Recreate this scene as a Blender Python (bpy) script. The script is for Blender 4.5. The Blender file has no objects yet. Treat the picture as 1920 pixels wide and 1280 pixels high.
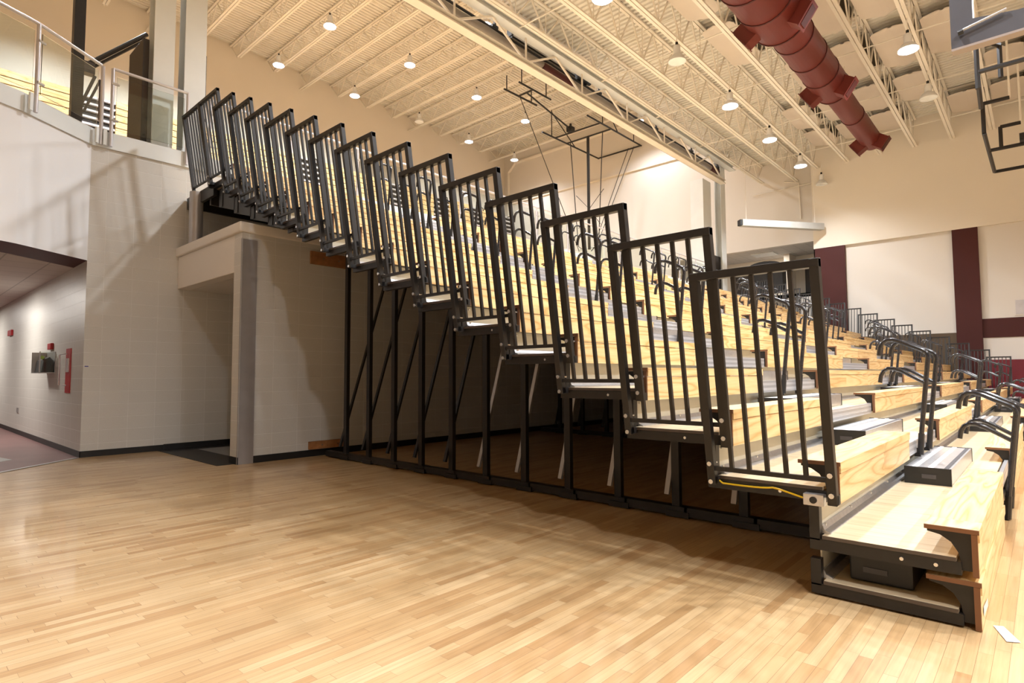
import bpy, math, random
from mathutils import Vector, Matrix
random.seed(7)
PI = math.pi
S = bpy.context.scene
COL = S.collection
ORD = ['lowest', 'second', 'third', 'fourth', 'fifth', 'sixth', 'seventh', 'eighth', 'ninth', 'tenth', 'eleventh',
       'twelfth', 'thirteenth', 'fourteenth', 'fifteenth', 'sixteenth', 'seventeenth', 'eighteenth', 'nineteenth', 'twentieth',
       'twenty-first', 'twenty-second', 'twenty-third', 'twenty-fourth', 'twenty-fifth', 'twenty-sixth', 'twenty-seventh', 'twenty-eighth']
NTH = ['first'] + ORD[1:]

# ------------------------------------------------------------------ materials
class NT:
    def __init__(s, name):
        s.m = bpy.data.materials.new(name); s.m.use_nodes = True
        s.n = s.m.node_tree.nodes; s.l = s.m.node_tree.links
        s.b = s.n['Principled BSDF']; s.tc = s.n.new('ShaderNodeTexCoord')
        s.xyz = None
    def link(s, a, b): s.l.new(a, b)
    def math(s, op, a, b=None, c=None):
        n = s.n.new('ShaderNodeMath'); n.operation = op
        for i, v in enumerate((a, b, c)):
            if v is None: continue
            if isinstance(v, (int, float)): n.inputs[i].default_value = v
            else: s.link(v, n.inputs[i])
        return n.outputs[0]
    def sep(s):
        if s.xyz is None:
            s.xyz = s.n.new('ShaderNodeSeparateXYZ'); s.link(s.tc.outputs['Object'], s.xyz.inputs[0])
        return s.xyz.outputs
    def comb(s, x, y, z=0.0):
        n = s.n.new('ShaderNodeCombineXYZ')
        for i, v in enumerate((x, y, z)):
            if isinstance(v, (int, float)): n.inputs[i].default_value = v
            else: s.link(v, n.inputs[i])
        return n.outputs[0]
    def noise(s, vec=None, scale=5, detail=2, rough=.5, w=None):
        n = s.n.new('ShaderNodeTexNoise'); n.inputs['Scale'].default_value = scale
        n.inputs['Detail'].default_value = detail; n.inputs['Roughness'].default_value = rough
        s.link(vec if vec is not None else s.tc.outputs['Object'], n.inputs['Vector']); return n.outputs['Fac']
    def white(s, vec):
        n = s.n.new('ShaderNodeTexWhiteNoise'); n.noise_dimensions = '3D'; s.link(vec, n.inputs['Vector']); return n.outputs['Value']
    def ramp(s, fac, stops):
        n = s.n.new('ShaderNodeValToRGB'); e = n.color_ramp.elements
        e[0].position, e[0].color = stops[0][0], (*stops[0][1], 1)
        e[1].position, e[1].color = stops[-1][0], (*stops[-1][1], 1)
        for p, c in stops[1:-1]:
            k = e.new(p); k.color = (*c, 1)
        s.link(fac, n.inputs[0]); return n.outputs[0]
    def mix(s, fac, a, b, mode='MIX'):
        n = s.n.new('ShaderNodeMix'); n.data_type = 'RGBA'; n.blend_type = mode
        if isinstance(fac, (int, float)): n.inputs[0].default_value = fac
        else: s.link(fac, n.inputs[0])
        for i, v in ((6, a), (7, b)):
            if isinstance(v, tuple): n.inputs[i].default_value = (*v, 1)
            else: s.link(v, n.inputs[i])
        return n.outputs[2]
    def bump(s, h, dist=.005, strength=1):
        n = s.n.new('ShaderNodeBump'); n.inputs['Distance'].default_value = dist; n.inputs['Strength'].default_value = strength
        s.link(h, n.inputs['Height']); s.link(n.outputs[0], s.b.inputs['Normal'])
    def col(s, c):
        if isinstance(c, tuple): s.b.inputs['Base Color'].default_value = (*c, 1)
        else: s.link(c, s.b.inputs['Base Color'])
    def fin(s, rough=.5, metal=0, spec=.5):
        s.b.inputs['Roughness'].default_value = rough; s.b.inputs['Metallic'].default_value = metal
        s.b.inputs['Specular IOR Level'].default_value = spec
        return s.m

def plain(name, c, rough=.5, metal=0, spec=.5, var=.06, nscale=3):
    t = NT(name); f = t.noise(scale=nscale, detail=3)
    lo = tuple(max(0, x * (1 - var)) for x in c); hi = tuple(min(1, x * (1 + var)) for x in c)
    t.col(t.ramp(f, [(.3, lo), (.7, hi)])); return t.fin(rough, metal, spec)

def maple():
    t = NT('maple_strip_floor'); X, Y, Z = t.sep()
    v = t.math('DIVIDE', Y, .0571); row = t.math('FLOOR', v); fr = t.math('FRACT', v)
    off = t.math('MULTIPLY', t.white(t.comb(row, 3.3)), 17.0)
    L = t.math('ADD', t.math('MULTIPLY', t.white(t.comb(row, 8.1)), .45), .30)
    u = t.math('ADD', t.math('DIVIDE', X, L), off); cl = t.math('FLOOR', u); fu = t.math('FRACT', u)
    w1 = t.white(t.comb(row, cl, 1.0))
    base = t.ramp(w1, [(0, (.48, .29, .135)), (.2, (.56, .365, .185)), (.6, (.61, .42, .225)), (1, (.67, .485, .28))])
    g = t.noise(t.comb(t.math('MULTIPLY', X, 2.2), t.math('MULTIPLY', Y, 60), t.math('MULTIPLY', w1, 40)), 1, 4, .6)
    c = t.mix(1.0, base, t.ramp(g, [(.25, (.84, .80, .74)), (.6, (1.03, 1.02, 1.0))]), 'MULTIPLY')
    big = t.noise(t.comb(t.math('MULTIPLY', X, .5), t.math('MULTIPLY', Y, 1.3), 0), 1.1, 2)
    c = t.mix(1.0, c, t.ramp(big, [(.3, (.88, .85, .80)), (.7, (1.06, 1.05, 1.03))]), 'MULTIPLY')
    gap = t.math('MAXIMUM', t.math('LESS_THAN', fr, .03), t.math('LESS_THAN', fu, .003))
    c = t.mix(t.math('MULTIPLY', gap, .75), c, (.18, .09, .035))
    t.col(c); t.bump(t.math('ADD', t.math('MULTIPLY', t.noise(scale=1.2, detail=1), .4), t.math('MULTIPLY', gap, -.02)), .002, .5)
    t.b.inputs['Coat Weight'].default_value = .5; t.b.inputs['Coat Roughness'].default_value = .06
    return t.fin(.34, 0, .45)

def pine(name, c0, c1, c2, sx=.55, s2=7.0, lines=7.0, seg=1.4, rough=.38):
    t = NT(name); X, Y, Z = t.sep()
    oi = t.n.new('ShaderNodeObjectInfo')
    r = t.math('MULTIPLY', oi.outputs['Random'], 50.0)
    sg = t.math('FLOOR', t.math('ADD', t.math('DIVIDE', X, seg), r))
    wr = t.math('MULTIPLY', t.white(t.comb(sg, r)), 30.0)
    v = t.comb(t.math('ADD', t.math('MULTIPLY', X, sx), wr), t.math('MULTIPLY', Y, s2 * .6), t.math('MULTIPLY', t.math('ADD', Z, r), s2 * .5))
    n = t.noise(v, 1.0, 1.5, .45)
    k = t.math('FRACT', t.math('MULTIPLY', n, lines))
    tri = t.math('ABSOLUTE', t.math('SUBTRACT', k, .5))
    c = t.ramp(tri, [(.0, c0), (.16, c1), (.5, c2)])
    fine = t.noise(t.comb(t.math('MULTIPLY', X, 4), t.math('MULTIPLY', Y, 90), t.math('MULTIPLY', Z, 90)), 1, 2)
    c = t.mix(1.0, c, t.ramp(fine, [(.3, (.92, .9, .87)), (.7, (1.03, 1.03, 1.02))]), 'MULTIPLY')
    w2 = t.white(t.comb(sg, r, 5.0))
    c = t.mix(1.0, c, t.ramp(w2, [(0, (.90, .86, .80)), (1, (1.04, 1.03, 1.0))]), 'MULTIPLY')
    t.col(c)
    t.b.inputs['Coat Weight'].default_value = .25; t.b.inputs['Coat Roughness'].default_value = .15
    return t.fin(rough, 0, .4)

def cmu(name, axis, c, line, rough=.42):
    t = NT(name); X, Y, Z = t.sep(); h = X if axis == 'x' else Y
    b = t.n.new('ShaderNodeTexBrick'); b.offset = 0.0; b.squash = 1.0
    b.inputs['Scale'].default_value = 1; b.inputs['Brick Width'].default_value = .4064; b.inputs['Row Height'].default_value = .2115
    b.inputs['Mortar Size'].default_value = .004; b.inputs['Mortar Smooth'].default_value = .2; b.inputs['Bias'].default_value = 0
    t.link(t.comb(h, Z, 0), b.inputs['Vector'])
    b.inputs['Color1'].default_value = (*c, 1); b.inputs['Color2'].default_value = (*[x * .975 for x in c], 1)
    b.inputs['Mortar'].default_value = (*line, 1)
    n = t.noise(scale=60, detail=3)
    t.col(t.mix(1.0, b.outputs['Color'], t.ramp(n, [(.3, (.97, .97, .97)), (.7, (1.02, 1.02, 1.02))]), 'MULTIPLY'))
    t.bump(t.math('ADD', t.math('MULTIPLY', b.outputs['Fac'], -1.0), t.math('MULTIPLY', n, .12)), .004, .7)
    return t.fin(rough, 0, .45)

def tiles(name, c, line, w, rough, ax=('x', 'y')):
    t = NT(name); X, Y, Z = t.sep()
    b = t.n.new('ShaderNodeTexBrick'); b.offset = 0.0
    b.inputs['Scale'].default_value = 1; b.inputs['Brick Width'].default_value = w; b.inputs['Row Height'].default_value = w
    b.inputs['Mortar Size'].default_value = .012; b.inputs['Bias'].default_value = 0
    t.link(t.comb(X, Y, 0), b.inputs['Vector'])
    b.inputs['Color1'].default_value = (*c, 1); b.inputs['Color2'].default_value = (*[x * .96 for x in c], 1); b.inputs['Mortar'].default_value = (*line, 1)
    t.col(b.outputs['Color']); return t.fin(rough)

def ribbed(name, c, rough, metal, axis='y', pitch=.045):
    t = NT(name); X, Y, Z = t.sep(); q = {'x': X, 'y': Y, 'z': Z}[axis]
    f = t.math('FRACT', t.math('DIVIDE', q, pitch)); k = t.math('LESS_THAN', f, .5)
    t.col(t.mix(k, c, tuple(x * .72 for x in c))); t.bump(k, .003, .8); return t.fin(rough, metal)

def slotted(name, c0, c1, dark):
    # folded seating front: board rows with dark slots (pattern of one stack)
    t = NT(name); X, Y, Z = t.sep()
    f = t.math('FRACT', t.math('DIVIDE', Z, .28)); k = t.math('LESS_THAN', f, .09)
    n = t.noise(t.comb(t.math('MULTIPLY', X, .6), 0, t.math('MULTIPLY', Z, 6)), 1, 2)
    c = t.ramp(n, [(.3, c0), (.7, c1)]); t.col(t.mix(k, c, dark)); return t.fin(.4)

M = {}
M['maple'] = maple()
M['pine'] = pine('pine_bench', (.66, .40, .16), (.82, .59, .30), (.88, .68, .39), s2=11.0, lines=9.0)
M['pine_edge'] = plain('stained_board_edge', (.20, .085, .035), .5)
def plywood():
    t = NT('plywood_deck'); X, Y, Z = t.sep()
    sh = t.math('FLOOR', t.math('DIVIDE', X, 1.22)); w = t.math('MULTIPLY', t.white(t.comb(sh, t.math('FLOOR', Z))), 9.0)
    n = t.noise(t.comb(t.math('MULTIPLY', X, 26), t.math('ADD', t.math('MULTIPLY', Y, 1.6), w), 0), 1.0, 3, .6)
    c = t.ramp(n, [(.28, (.62, .44, .24)), (.45, (.78, .62, .40)), (.7, (.84, .70, .49))])
    seam = t.math('LESS_THAN', t.math('FRACT', t.math('DIVIDE', X, 1.22)), .004)
    t.col(t.mix(seam, c, (.08, .06, .05))); t.b.inputs['Coat Weight'].default_value = .3; t.b.inputs['Coat Roughness'].default_value = .12
    return t.fin(.32, 0, .4)
M['ply'] = plywood()
M['black'] = plain('dark_bronze_steel', (.0135, .0115, .0108), .42, 0, .5, .15, 20)
M['blackgloss'] = plain('black_enamel_tube', (.016, .015, .018), .2, 0, .6, .1, 20)
M['riser'] = plain('cream_sheet_steel', (.60, .57, .47), .35, .1)
M['alum'] = plain('brushed_aluminium', (.62, .62, .64), .3, .75, .5, .08, 30)
M['alumrib'] = ribbed('ribbed_aluminium', (.66, .66, .68), .32, .6, 'z', .052)
M['tread'] = ribbed('striped_tread_aluminium', (.70, .70, .72), .25, .6, 'y', .14)
M['plastic'] = plain('black_plastic', (.012, .012, .013), .45)
M['bolt'] = plain('zinc_bolt', (.75, .75, .75), .25, .9)
M['cmux'] = cmu('painted_block_wall', 'x', (.60, .575, .53), (.70, .68, .64))
M['cmuy'] = cmu('painted_block_side', 'y', (.58, .56, .52), (.68, .66, .62))
M['paint'] = plain('cream_wall_paint', (.79, .72, .62), .6, 0, .3, .02, .4)
M['paintw'] = plain('off_white_wall_paint', (.74, .69, .63), .6, 0, .3, .02, .4)
M['gyp'] = plain('balcony_front_paint', (.80, .79, .79), .55, 0, .3, .015, .6)
M['steelw'] = plain('grey_white_steel_paint', (.72, .74, .73), .4, 0, .4, .03, 2)
M['joist'] = plain('cream_joist_paint', (.80, .745, .66), .5, 0, .35, .03, 1)
M['deck'] = plain('cream_roof_deck', (.74, .70, .63), .5, 0, .3, .03, 1)
M['panel'] = plain('cream_acoustic_panel', (.70, .62, .54), .8, 0, .2, .03, 1)
M['mesh'] = plain('dark_olive_gap', (.07, .055, .035), .8)  # dark colour for the shaded gaps beside the acoustic panels
M['maroon'] = plain('maroon_paint', (.062, .012, .010), .55, 0, .3, .05, 1)
M['duct'] = plain('maroon_duct_paint', (.125, .018, .012), .5, 0, .4, .05, 1)
M['crimson'] = plain('crimson_vinyl', (.16, .008, .018), .45)
M['rubber'] = plain('black_rubber', (.010, .009, .009), .5)
M['mrub'] = plain('maroon_rubber_floor', (.20, .10, .095), .4, 0, .4, .1, 2)
M['grub'] = plain('grey_floor_inlay', (.42, .42, .41), .4)
M['gtile'] = plain('grey_entry_tile', (.22, .22, .22), .4)
M['ctile'] = tiles('ceiling_tile', (.62, .58, .53), (.40, .38, .35), .61, .8)
M['stain'] = plain('stainless_steel', (.40, .38, .375), .33, .45, .5, .05, 6)
M['sgrey'] = plain('silver_rail_paint', (.62, .60, .62), .3, .3)
M['yellow'] = plain('yellow_cable_jacket', (.75, .50, .01), .4)
M['red'] = plain('red_enamel', (.42, .008, .014), .4)
M['white'] = plain('white_enamel', (.80, .80, .80), .4)
M['bdark'] = plain('dark_pad_vinyl', (.035, .030, .028), .5)
M['wallpad'] = plain('tan_grey_pad', (.26, .21, .18), .6)
M['housing'] = plain('pale_grey_housing', (.46, .45, .42), .5)
M['plate'] = plain('charcoal_plate', (.055, .052, .06), .45)
M['wblock'] = plain('wood_blocking', (.36, .16, .06), .55, 0, .4, .2, 12)
M['fold'] = slotted('folded_board_stack', (.50, .34, .10), (.62, .45, .16), (.03, .02, .01))
M['grass'] = plain('curtain_mesh_roll', (.22, .19, .16), .35)
M['green'] = plain('lime_green', (.45, .6, .1), .5)
M['lint'] = plain('pale_tape', (.75, .76, .74), .5)
M['blue'] = plain('blue_ink', (.03, .03, .25), .5)
M['brownw'] = plain('dark_brown_panel', (.10, .065, .035), .6)
def glass():
    t = NT('rail_glass'); t.b.inputs['Transmission Weight'].default_value = 1.0; t.b.inputs['IOR'].default_value = 1.4
    t.col(t.ramp(t.noise(scale=.5), [(.3, (.86, .93, .90)), (.7, (.88, .94, .91))])); return t.fin(.0, 0, .8)
M['glass'] = glass()
def emit(name, c, s):
    t = NT(name); e = t.b.inputs['Emission Color']; e.default_value = (*c, 1); t.b.inputs['Emission Strength'].default_value = s
    t.col(t.ramp(t.noise(scale=3), [(.4, (.8, .8, .8)), (.6, (.82, .82, .82))])); return t.fin(.4)
M['lamp'] = emit('lamp_lens', (.93, .92, 1.0), 14.0)
M['troffer'] = emit('corridor_lamp_lens', (1, .97, .92), 3.0)

# ------------------------------------------------------------------ mesh builder
class MB:
    def __init__(s): s.v = []; s.f = []; s.mi = []; s.k = 0
    def quad(s, pts, k=None):
        b = len(s.v); s.v += [tuple(p) for p in pts]; s.f.append(tuple(range(b, b + len(pts)))); s.mi.append(s.k if k is None else k)
        return s
    def hexa(s, p):
        b = len(s.v); s.v += [tuple(q) for q in p]
        for f in ((0, 3, 2, 1), (4, 5, 6, 7), (0, 1, 5, 4), (1, 2, 6, 5), (2, 3, 7, 6), (3, 0, 4, 7)):
            s.f.append(tuple(b + i for i in f)); s.mi.append(s.k)
        return s
    def box(s, x0, x1, y0, y1, z0, z1):
        return s.hexa([(x0, y0, z0), (x1, y0, z0), (x1, y1, z0), (x0, y1, z0), (x0, y0, z1), (x1, y0, z1), (x1, y1, z1), (x0, y1, z1)])
    def bar(s, a, b, w, h=None, up=(0, 0, 1)):
        h = w if h is None else h
        a = Vector(a); b = Vector(b); d = (b - a).normalized(); u = Vector(up)
        if abs(d.dot(u)) > .98: u = Vector((0, 1, 0))
        r = d.cross(u).normalized(); u = r.cross(d)
        r *= w / 2; u *= h / 2
        return s.hexa([a - r - u, a + r - u, a + r + u, a - r + u, b - r - u, b + r - u, b + r + u, b - r + u])
    def tube(s, pts, r, n=8, cap=True):
        pts = [Vector(p) for p in pts]; rs = r if isinstance(r, (list, tuple)) else [r] * len(pts)
        rings = []; ref = None
        for i, p in enumerate(pts):
            d = (pts[min(i + 1, len(pts) - 1)] - pts[max(i - 1, 0)]).normalized()
            if ref is None:
                ref = Vector((0, 0, 1)) if abs(d.z) < .9 else Vector((1, 0, 0))
            a = (ref - d * ref.dot(d)).normalized(); ref = a; b = d.cross(a)
            base = len(s.v)
            for k in range(n):
                t = 2 * PI * k / n; s.v.append(tuple(p + (a * math.cos(t) + b * math.sin(t)) * rs[i]))
            rings.append(base)
        for i in range(len(rings) - 1):
            for k in range(n):
                s.f.append((rings[i] + k, rings[i] + (k + 1) % n, rings[i + 1] + (k + 1) % n, rings[i + 1] + k)); s.mi.append(s.k)
        if cap:
            s.f.append(tuple(rings[0] + k for k in range(n))[::-1]); s.mi.append(s.k)
            s.f.append(tuple(rings[-1] + k for k in range(n))); s.mi.append(s.k)
        return s
    def lathe(s, c, prof, n=20):
        # profile of (radius, z) about vertical axis at c
        rings = []
        for r, z in prof:
            base = len(s.v)
            for k in range(n):
                t = 2 * PI * k / n; s.v.append((c[0] + r * math.cos(t), c[1] + r * math.sin(t), c[2] + z))
            rings.append(base)
        for i in range(len(rings) - 1):
            for k in range(n):
                s.f.append((rings[i] + k, rings[i] + (k + 1) % n, rings[i + 1] + (k + 1) % n, rings[i + 1] + k)); s.mi.append(s.k)
        return s
    def prism(s, poly, axis, a, b):
        # poly of 2-D points extruded along an axis from a to b
        def P(p, t): return {'x': (t, p[0], p[1]), 'y': (p[0], t, p[1]), 'z': (p[0], p[1], t)}[axis]
        base = len(s.v); n = len(poly)
        s.v += [P(p, a) for p in poly] + [P(p, b) for p in poly]
        s.f.append(tuple(base + i for i in range(n))); s.mi.append(s.k)
        s.f.append(tuple(base + n + i for i in range(n))[::-1]); s.mi.append(s.k)
        for i in range(n):
            j = (i + 1) % n; s.f.append((base + j, base + i, base + n + i, base + n + j)); s.mi.append(s.k)
        return s
    def build(s, name, mats, parent=None, bevel=0, smooth=False, off=None):
        me = bpy.data.meshes.new(name)
        vs = s.v if off is None else [(x - off[0], y - off[1], z - off[2]) for x, y, z in s.v]
        me.from_pydata(vs, [], s.f)
        if not isinstance(mats, (list, tuple)): mats = [mats]
        for m in mats: me.materials.append(M[m] if isinstance(m, str) else m)
        me.polygons.foreach_set('material_index', s.mi)
        me.update()
        import bmesh
        bm = bmesh.new(); bm.from_mesh(me); bmesh.ops.recalc_face_normals(bm, faces=bm.faces); bm.to_mesh(me); bm.free()
        if smooth:
            me.polygons.foreach_set('use_smooth', [True] * len(me.polygons))
            try: me.set_sharp_from_angle(angle=math.radians(40))
            except Exception: pass
        o = bpy.data.objects.new(name, me); COL.objects.link(o)
        if off is not None: o.location = off
        if parent is not None: o.parent = parent
        if bevel:
            b = o.modifiers.new('bevel', 'BEVEL'); b.width = bevel; b.segments = 2; b.limit_method = 'ANGLE'
        return o

def tag(o, label, cat, group=None, kind=None):
    o['label'] = label; o['category'] = cat
    if group: o['group'] = group
    if kind: o['kind'] = kind
    return o
def thing(name, label, cat, loc=(0, 0, 0), group=None):
    o = bpy.data.objects.new(name, None); o.empty_display_size = .2; COL.objects.link(o); o.location = loc
    return tag(o, label, cat, group)
def struct(o):
    o['kind'] = 'structure'; return o
KIDS = {}
def kids(o):
    return [c for c in bpy.data.objects if c.parent == o]
def copy_tree(o, ks=None):
    r = o.copy(); COL.objects.link(r)
    for ch in (ks if ks is not None else kids(o)):
        c = ch.copy(); COL.objects.link(c); c.parent = r
    return r

# ------------------------------------------------------------------ layout constants (metres, floor z = 0)
LX = 25.0                       # length of the bleacher bank
NT_ = 17
D, RISE = .6119, .28
def back(n): return -2.2998 + (max(n, 2) - 2) * D
def top(n): return .0675 + RISE * (n - 1) + (.022 if n == 1 else 0)
W = .635
BENCH = [(0.0, 2.35), (4.3, 8.27), (10.45, 14.62), (16.62, 20.6), (22.6, 25.0)]
AISLE = [(2.35, 4.3), (8.27, 10.45), (14.62, 16.62), (20.6, 22.6)]
AN = ['nearest aisle', 'second nearest aisle', 'third nearest aisle', 'farthest aisle']
XR, XF = 26.6, 28.0
YW = 8.2
YB = 26.35
ZD = 5.41                       # upper floor
ZU = 18.08
XL = -14.0
YK = -18.0

# ------------------------------------------------------------------ the room
def slab(name, x0, x1, y0, y1, z0, z1, mat):
    return struct(MB().box(x0, x1, y0, y1, z0, z1).build(name, mat))
# gym floor: left edge of the wood follows the angled threshold
CR = (-1.46, YW)                 # wall corner at the corridor
BAL = [(-1.46, YW), (-2.45, 7.46), (-3.4, 7.0), (-5.0, 6.6), (XL, 6.6)]     # plan line of the balcony front
fl = MB()
poly = [(XL, YK), (XF, YK), (XF, YW), (-1.46, YW), (-2.6, 7.16), (-3.6, 6.6), (-5.0, 6.3), (XL, 6.3)]
fl.prism(poly, 'z', -.1, 0.0); struct(fl.build('floor', 'maple'))
fl = MB(); fl.prism([(-1.46, YW), (-1.46, 24.0), (XL, 24.0), (XL, 6.3), (-5.0, 6.3), (-3.6, 6.6), (-2.6, 7.16)][::-1], 'z', -.1, -.002)
struct(fl.build('floor_corridor', 'mrub'))
tag(MB().prism([(-2.22, 8.75), (-2.55, 10.6), (-3.2, 10.4), (-3.9, 8.9), (-3.1, 7.9)], 'z', -.004, .0).build('floor_inlay', 'grub'),
    'grey pointed inlay set in the maroon corridor floor', 'floor inlay')
e = MB(); pl = [(-1.50, YW - .03), (-2.6, 7.16), (-3.6, 6.6), (-5.0, 6.3)]
for a, b in zip(pl, pl[1:]): e.bar((*a, .004), (*b, .004), .06, .012)
struct(e.build('trim_1', 'alum'))
# long wall under the upper floor (block) from the corridor corner to the far wall
def wally(name, x0, x1, y0, y1, z0, z1, mat): return slab(name, x0, x1, y0, y1, z0, z1, mat)
wally('wall_back', -1.46, XF, YW, YW + .25, 0, ZD - .28, 'cmux')
slab('wall_corridor', -1.46, -1.20, YW + .25, 24.0, 0, 3.3, 'cmuy')
slab('wall_corridor_end', XL, -1.46, 24.0, 24.2, 0, 3.4, 'cmux')
tag(MB().box(-2.6, -1.462, YW - .02, YW, 0, 0).build('x', 'alum'), 'x', 'x') if False else None
struct(MB().box(-1.47, -.22, YW - .012, YW, 0, .1).box(-1.472, -1.46, YW - .012, 23.9, 0, .1).build('baseboard_left', 'rubber'))
struct(MB().box(-.26, 2.0, YW - .024, YW - .012, 0, .11).build('baseboard_back', 'rubber'))
# entry block box (doorway under the bleachers)
PX, PY, PZ = -.105, 5.48, 3.45
p = MB(); p.box(PX, PX + .24, PY, PY + .27, 0, PZ); p.box(PX + .24, LX + .6, PY, PY + .2, 0, PZ)
struct(p.build('wall_front', 'cmux'))
p = MB(); p.box(PX, PX + .22, PY + .27, YW, 2.87, PZ)
struct(p.build('wall_header', 'paintw', bevel=.012))
p = MB(); p.box(PX - .05, LX + .6, PY - .03, YW, PZ, PZ + .16)
struct(p.build('trim_2', 'paintw', bevel=.02))
p = MB(); p.box(PX + .22, 2.2, PY + .2, YW, 2.87, 2.95); struct(p.build('ceiling_entry', 'paintw'))
p = MB(); p.box(2.0, 2.2, PY + .2, YW, 0, 2.87); struct(p.build('wall_entry', 'cmuy'))
p = MB(); p.box(PX - .25, 2.0, PY + .1, YW - .02, 0.0, .006); struct(p.build('floor_entry', 'rubber'))
p = MB(); p.box(PX + .3, 2.0, PY + .45, YW - .35, .006, .008); struct(p.build('floor_entry_tile', 'gtile'))
p = MB(); p.box(PX - .012, PX, PY - .012, PY + .27, 0, .105); p.box(PX - .012, LX + .6, PY - .012, PY, 0, .105)
struct(p.build('baseboard_front', 'rubber'))
g = MB(); g.box(-.102, .118, PY - .02, PY - .0122, 0.0, PZ - .10); g.box(PX - .0155, PX - .0122, PY - .02, PY + .0, 0, PZ - .10)
tag(g.build('corner_guard', 'stain'), 'tall stainless steel guard strip on the block wall corner beside the doorway', 'corner guard')
# balcony front (angled), soffit and corridor ceiling
b = MB()
for (x0, y0), (x1, y1) in zip(BAL, BAL[1:]):
    b.quad([(x0, y0, 3.2), (x1, y1, 3.2), (x1, y1, ZD - .28), (x0, y0, ZD - .28)])
b.quad([(-1.46, YW, 3.2), (-1.46, YW + .2, 3.2), (-1.46, YW + .2, ZD - .28), (-1.46, YW, ZD - .28)])
struct(b.build('wall_balcony', 'gyp'))
b = MB(); n = (.0, .95)
for (x0, y0), (x1, y1) in zip(BAL, BAL[1:]): b.quad([(x0, y0, 3.2), (x1, y1, 3.2), (x1, y1 + n[1], 3.2), (x0, y0 + n[1], 3.2)])
struct(b.build('trim_3', 'maroon'))
b = MB()
for (x0, y0), (x1, y1) in zip(BAL, BAL[1:]): b.quad([(x0, y0 + .95, 3.2), (x1, y1 + .95, 3.2), (x1, 24, 3.2), (x0, 24, 3.2)])
struct(b.build('ceiling_corridor', 'ctile'))
# upper floor slab with a pale steel edge band along all of it
u = MB(); u.prism([(XL, 24.0 + 2.35), (XF, YB), (XF, YW + .05), (-1.44, YW + .05)] + [(x, y + .05) for x, y in BAL[1:]], 'z', ZD - .25, ZD)
struct(u.build('floor_upper', 'maple'))
u = MB()
for (x0, y0), (x1, y1) in zip([(LX + 3, YW)] + BAL, BAL):
    u.bar((x0, y0, ZD - .14), (x1, y1, ZD - .14), .06, .28)
struct(u.build('trim_4', 'steelw'))
# main gym shell
slab('wall_left', XL - .2, XL, YK, YB, 0, ZU, 'paint')
slab('wall_rear', XL, XF, YK - .2, YK, 0, 13.2, 'paint')
w = MB(); Z0 = 7.3
w.box(XR, XR + .3, YK, 4.65, Z0, 12.7)                       # upper part stands proud
w.box(XR + .3, XF + .2, 4.65 - .25, 4.65, 0, 12.7); w.box(XR, XR + .3, 4.60, 4.65, 0, Z0)
struct(w.build('wall_right', 'paint'))
w = MB(); w.box(XR + .16, XR + .4, YK, 4.65, 0, Z0)
struct(w.build('wall_right_panel', 'paintw'))
w = MB(); w.box(XR - .0, XR + .16, 3.33, 4.65, 0, Z0); w.box(XR, XR + .16, -1.53, -.68, 0, Z0); w.box(XR, XR + .16, -7.4, -6.5, 0, Z0)
struct(w.build('trim_5', 'maroon'))
w = MB(); w.box(XR + .12, XR + .16, -6.5, -1.53, 2.73, 3.5)
struct(w.build('trim_6', 'maroon'))
w = MB(); w.box(XR + .05, XR + .16, -.68, 3.33, 0, 2.98); struct(w.build('trim_7', 'brownw'))
w = MB(); w.box(XR + .06, XR + .15, -6.5, -1.53, 0, 1.83)
tag(w.build('wall_pad', 'crimson'), 'crimson padding along the foot of the right wall beyond the maroon band', 'wall pad')
w = MB()
w.box(XF, XF + .25, 4.65, YB, 7.99, ZU)                       # far wall with the concourse opening cut below
w.box(XF, XF + .25, 12.6, YB, ZD, 8.0)
w.box(XF, XF + .25, 4.65, YW, 0, ZD)
struct(w.build('wall_far', 'paintw'))
w = MB(); w.box(XF + 3.5, XF + 3.7, 3.0, 14.0, ZD, 8.0); w.box(XF, XF + 3.5, 12.6, 12.8, ZD, 8.0); w.box(XF, XF + 3.5, 3.0, 3.2, ZD, 8.0)
w.box(XF + 2.4, XF + 3.5, 6.9, 7.2, ZD, 8.0)
struct(w.build('wall_concourse', 'paint'))
w = MB(); w.box(XF + .25, XF + 3.7, 3.0, 14.0, 8.0, 8.1); struct(w.build('ceiling_concourse', 'ctile'))
w = MB(); w.box(XF, XF + 3.7, 3.0, 14.0, ZD - .2, ZD); struct(w.build('floor_concourse', 'gtile'))
for i, (y0, y1, z1) in enumerate(((9.0, 10.4, 7.3), (5.2, 6.4, 7.6))):
    w = MB(); w.box(XF + 3.42, XF + 3.5, y0, y1, ZD, z1); w2 = w.build('door_%d' % (i + 1), 'bdark'); struct(w2)
slab('wall_upper_back', XL, XF, YB, YB + .2, ZD, ZU, 'paint')
w = MB(); w.box(XL, XF, YW - .0, YW + .2, 12.45, ZU); struct(w.build('wall_upper_near', 'paint'))
w = MB(); w.box(XF - .12, XF - .0, 8.6, 25.9, 14.05, 14.13); struct(w.build('trim_8', 'paint'))
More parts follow.
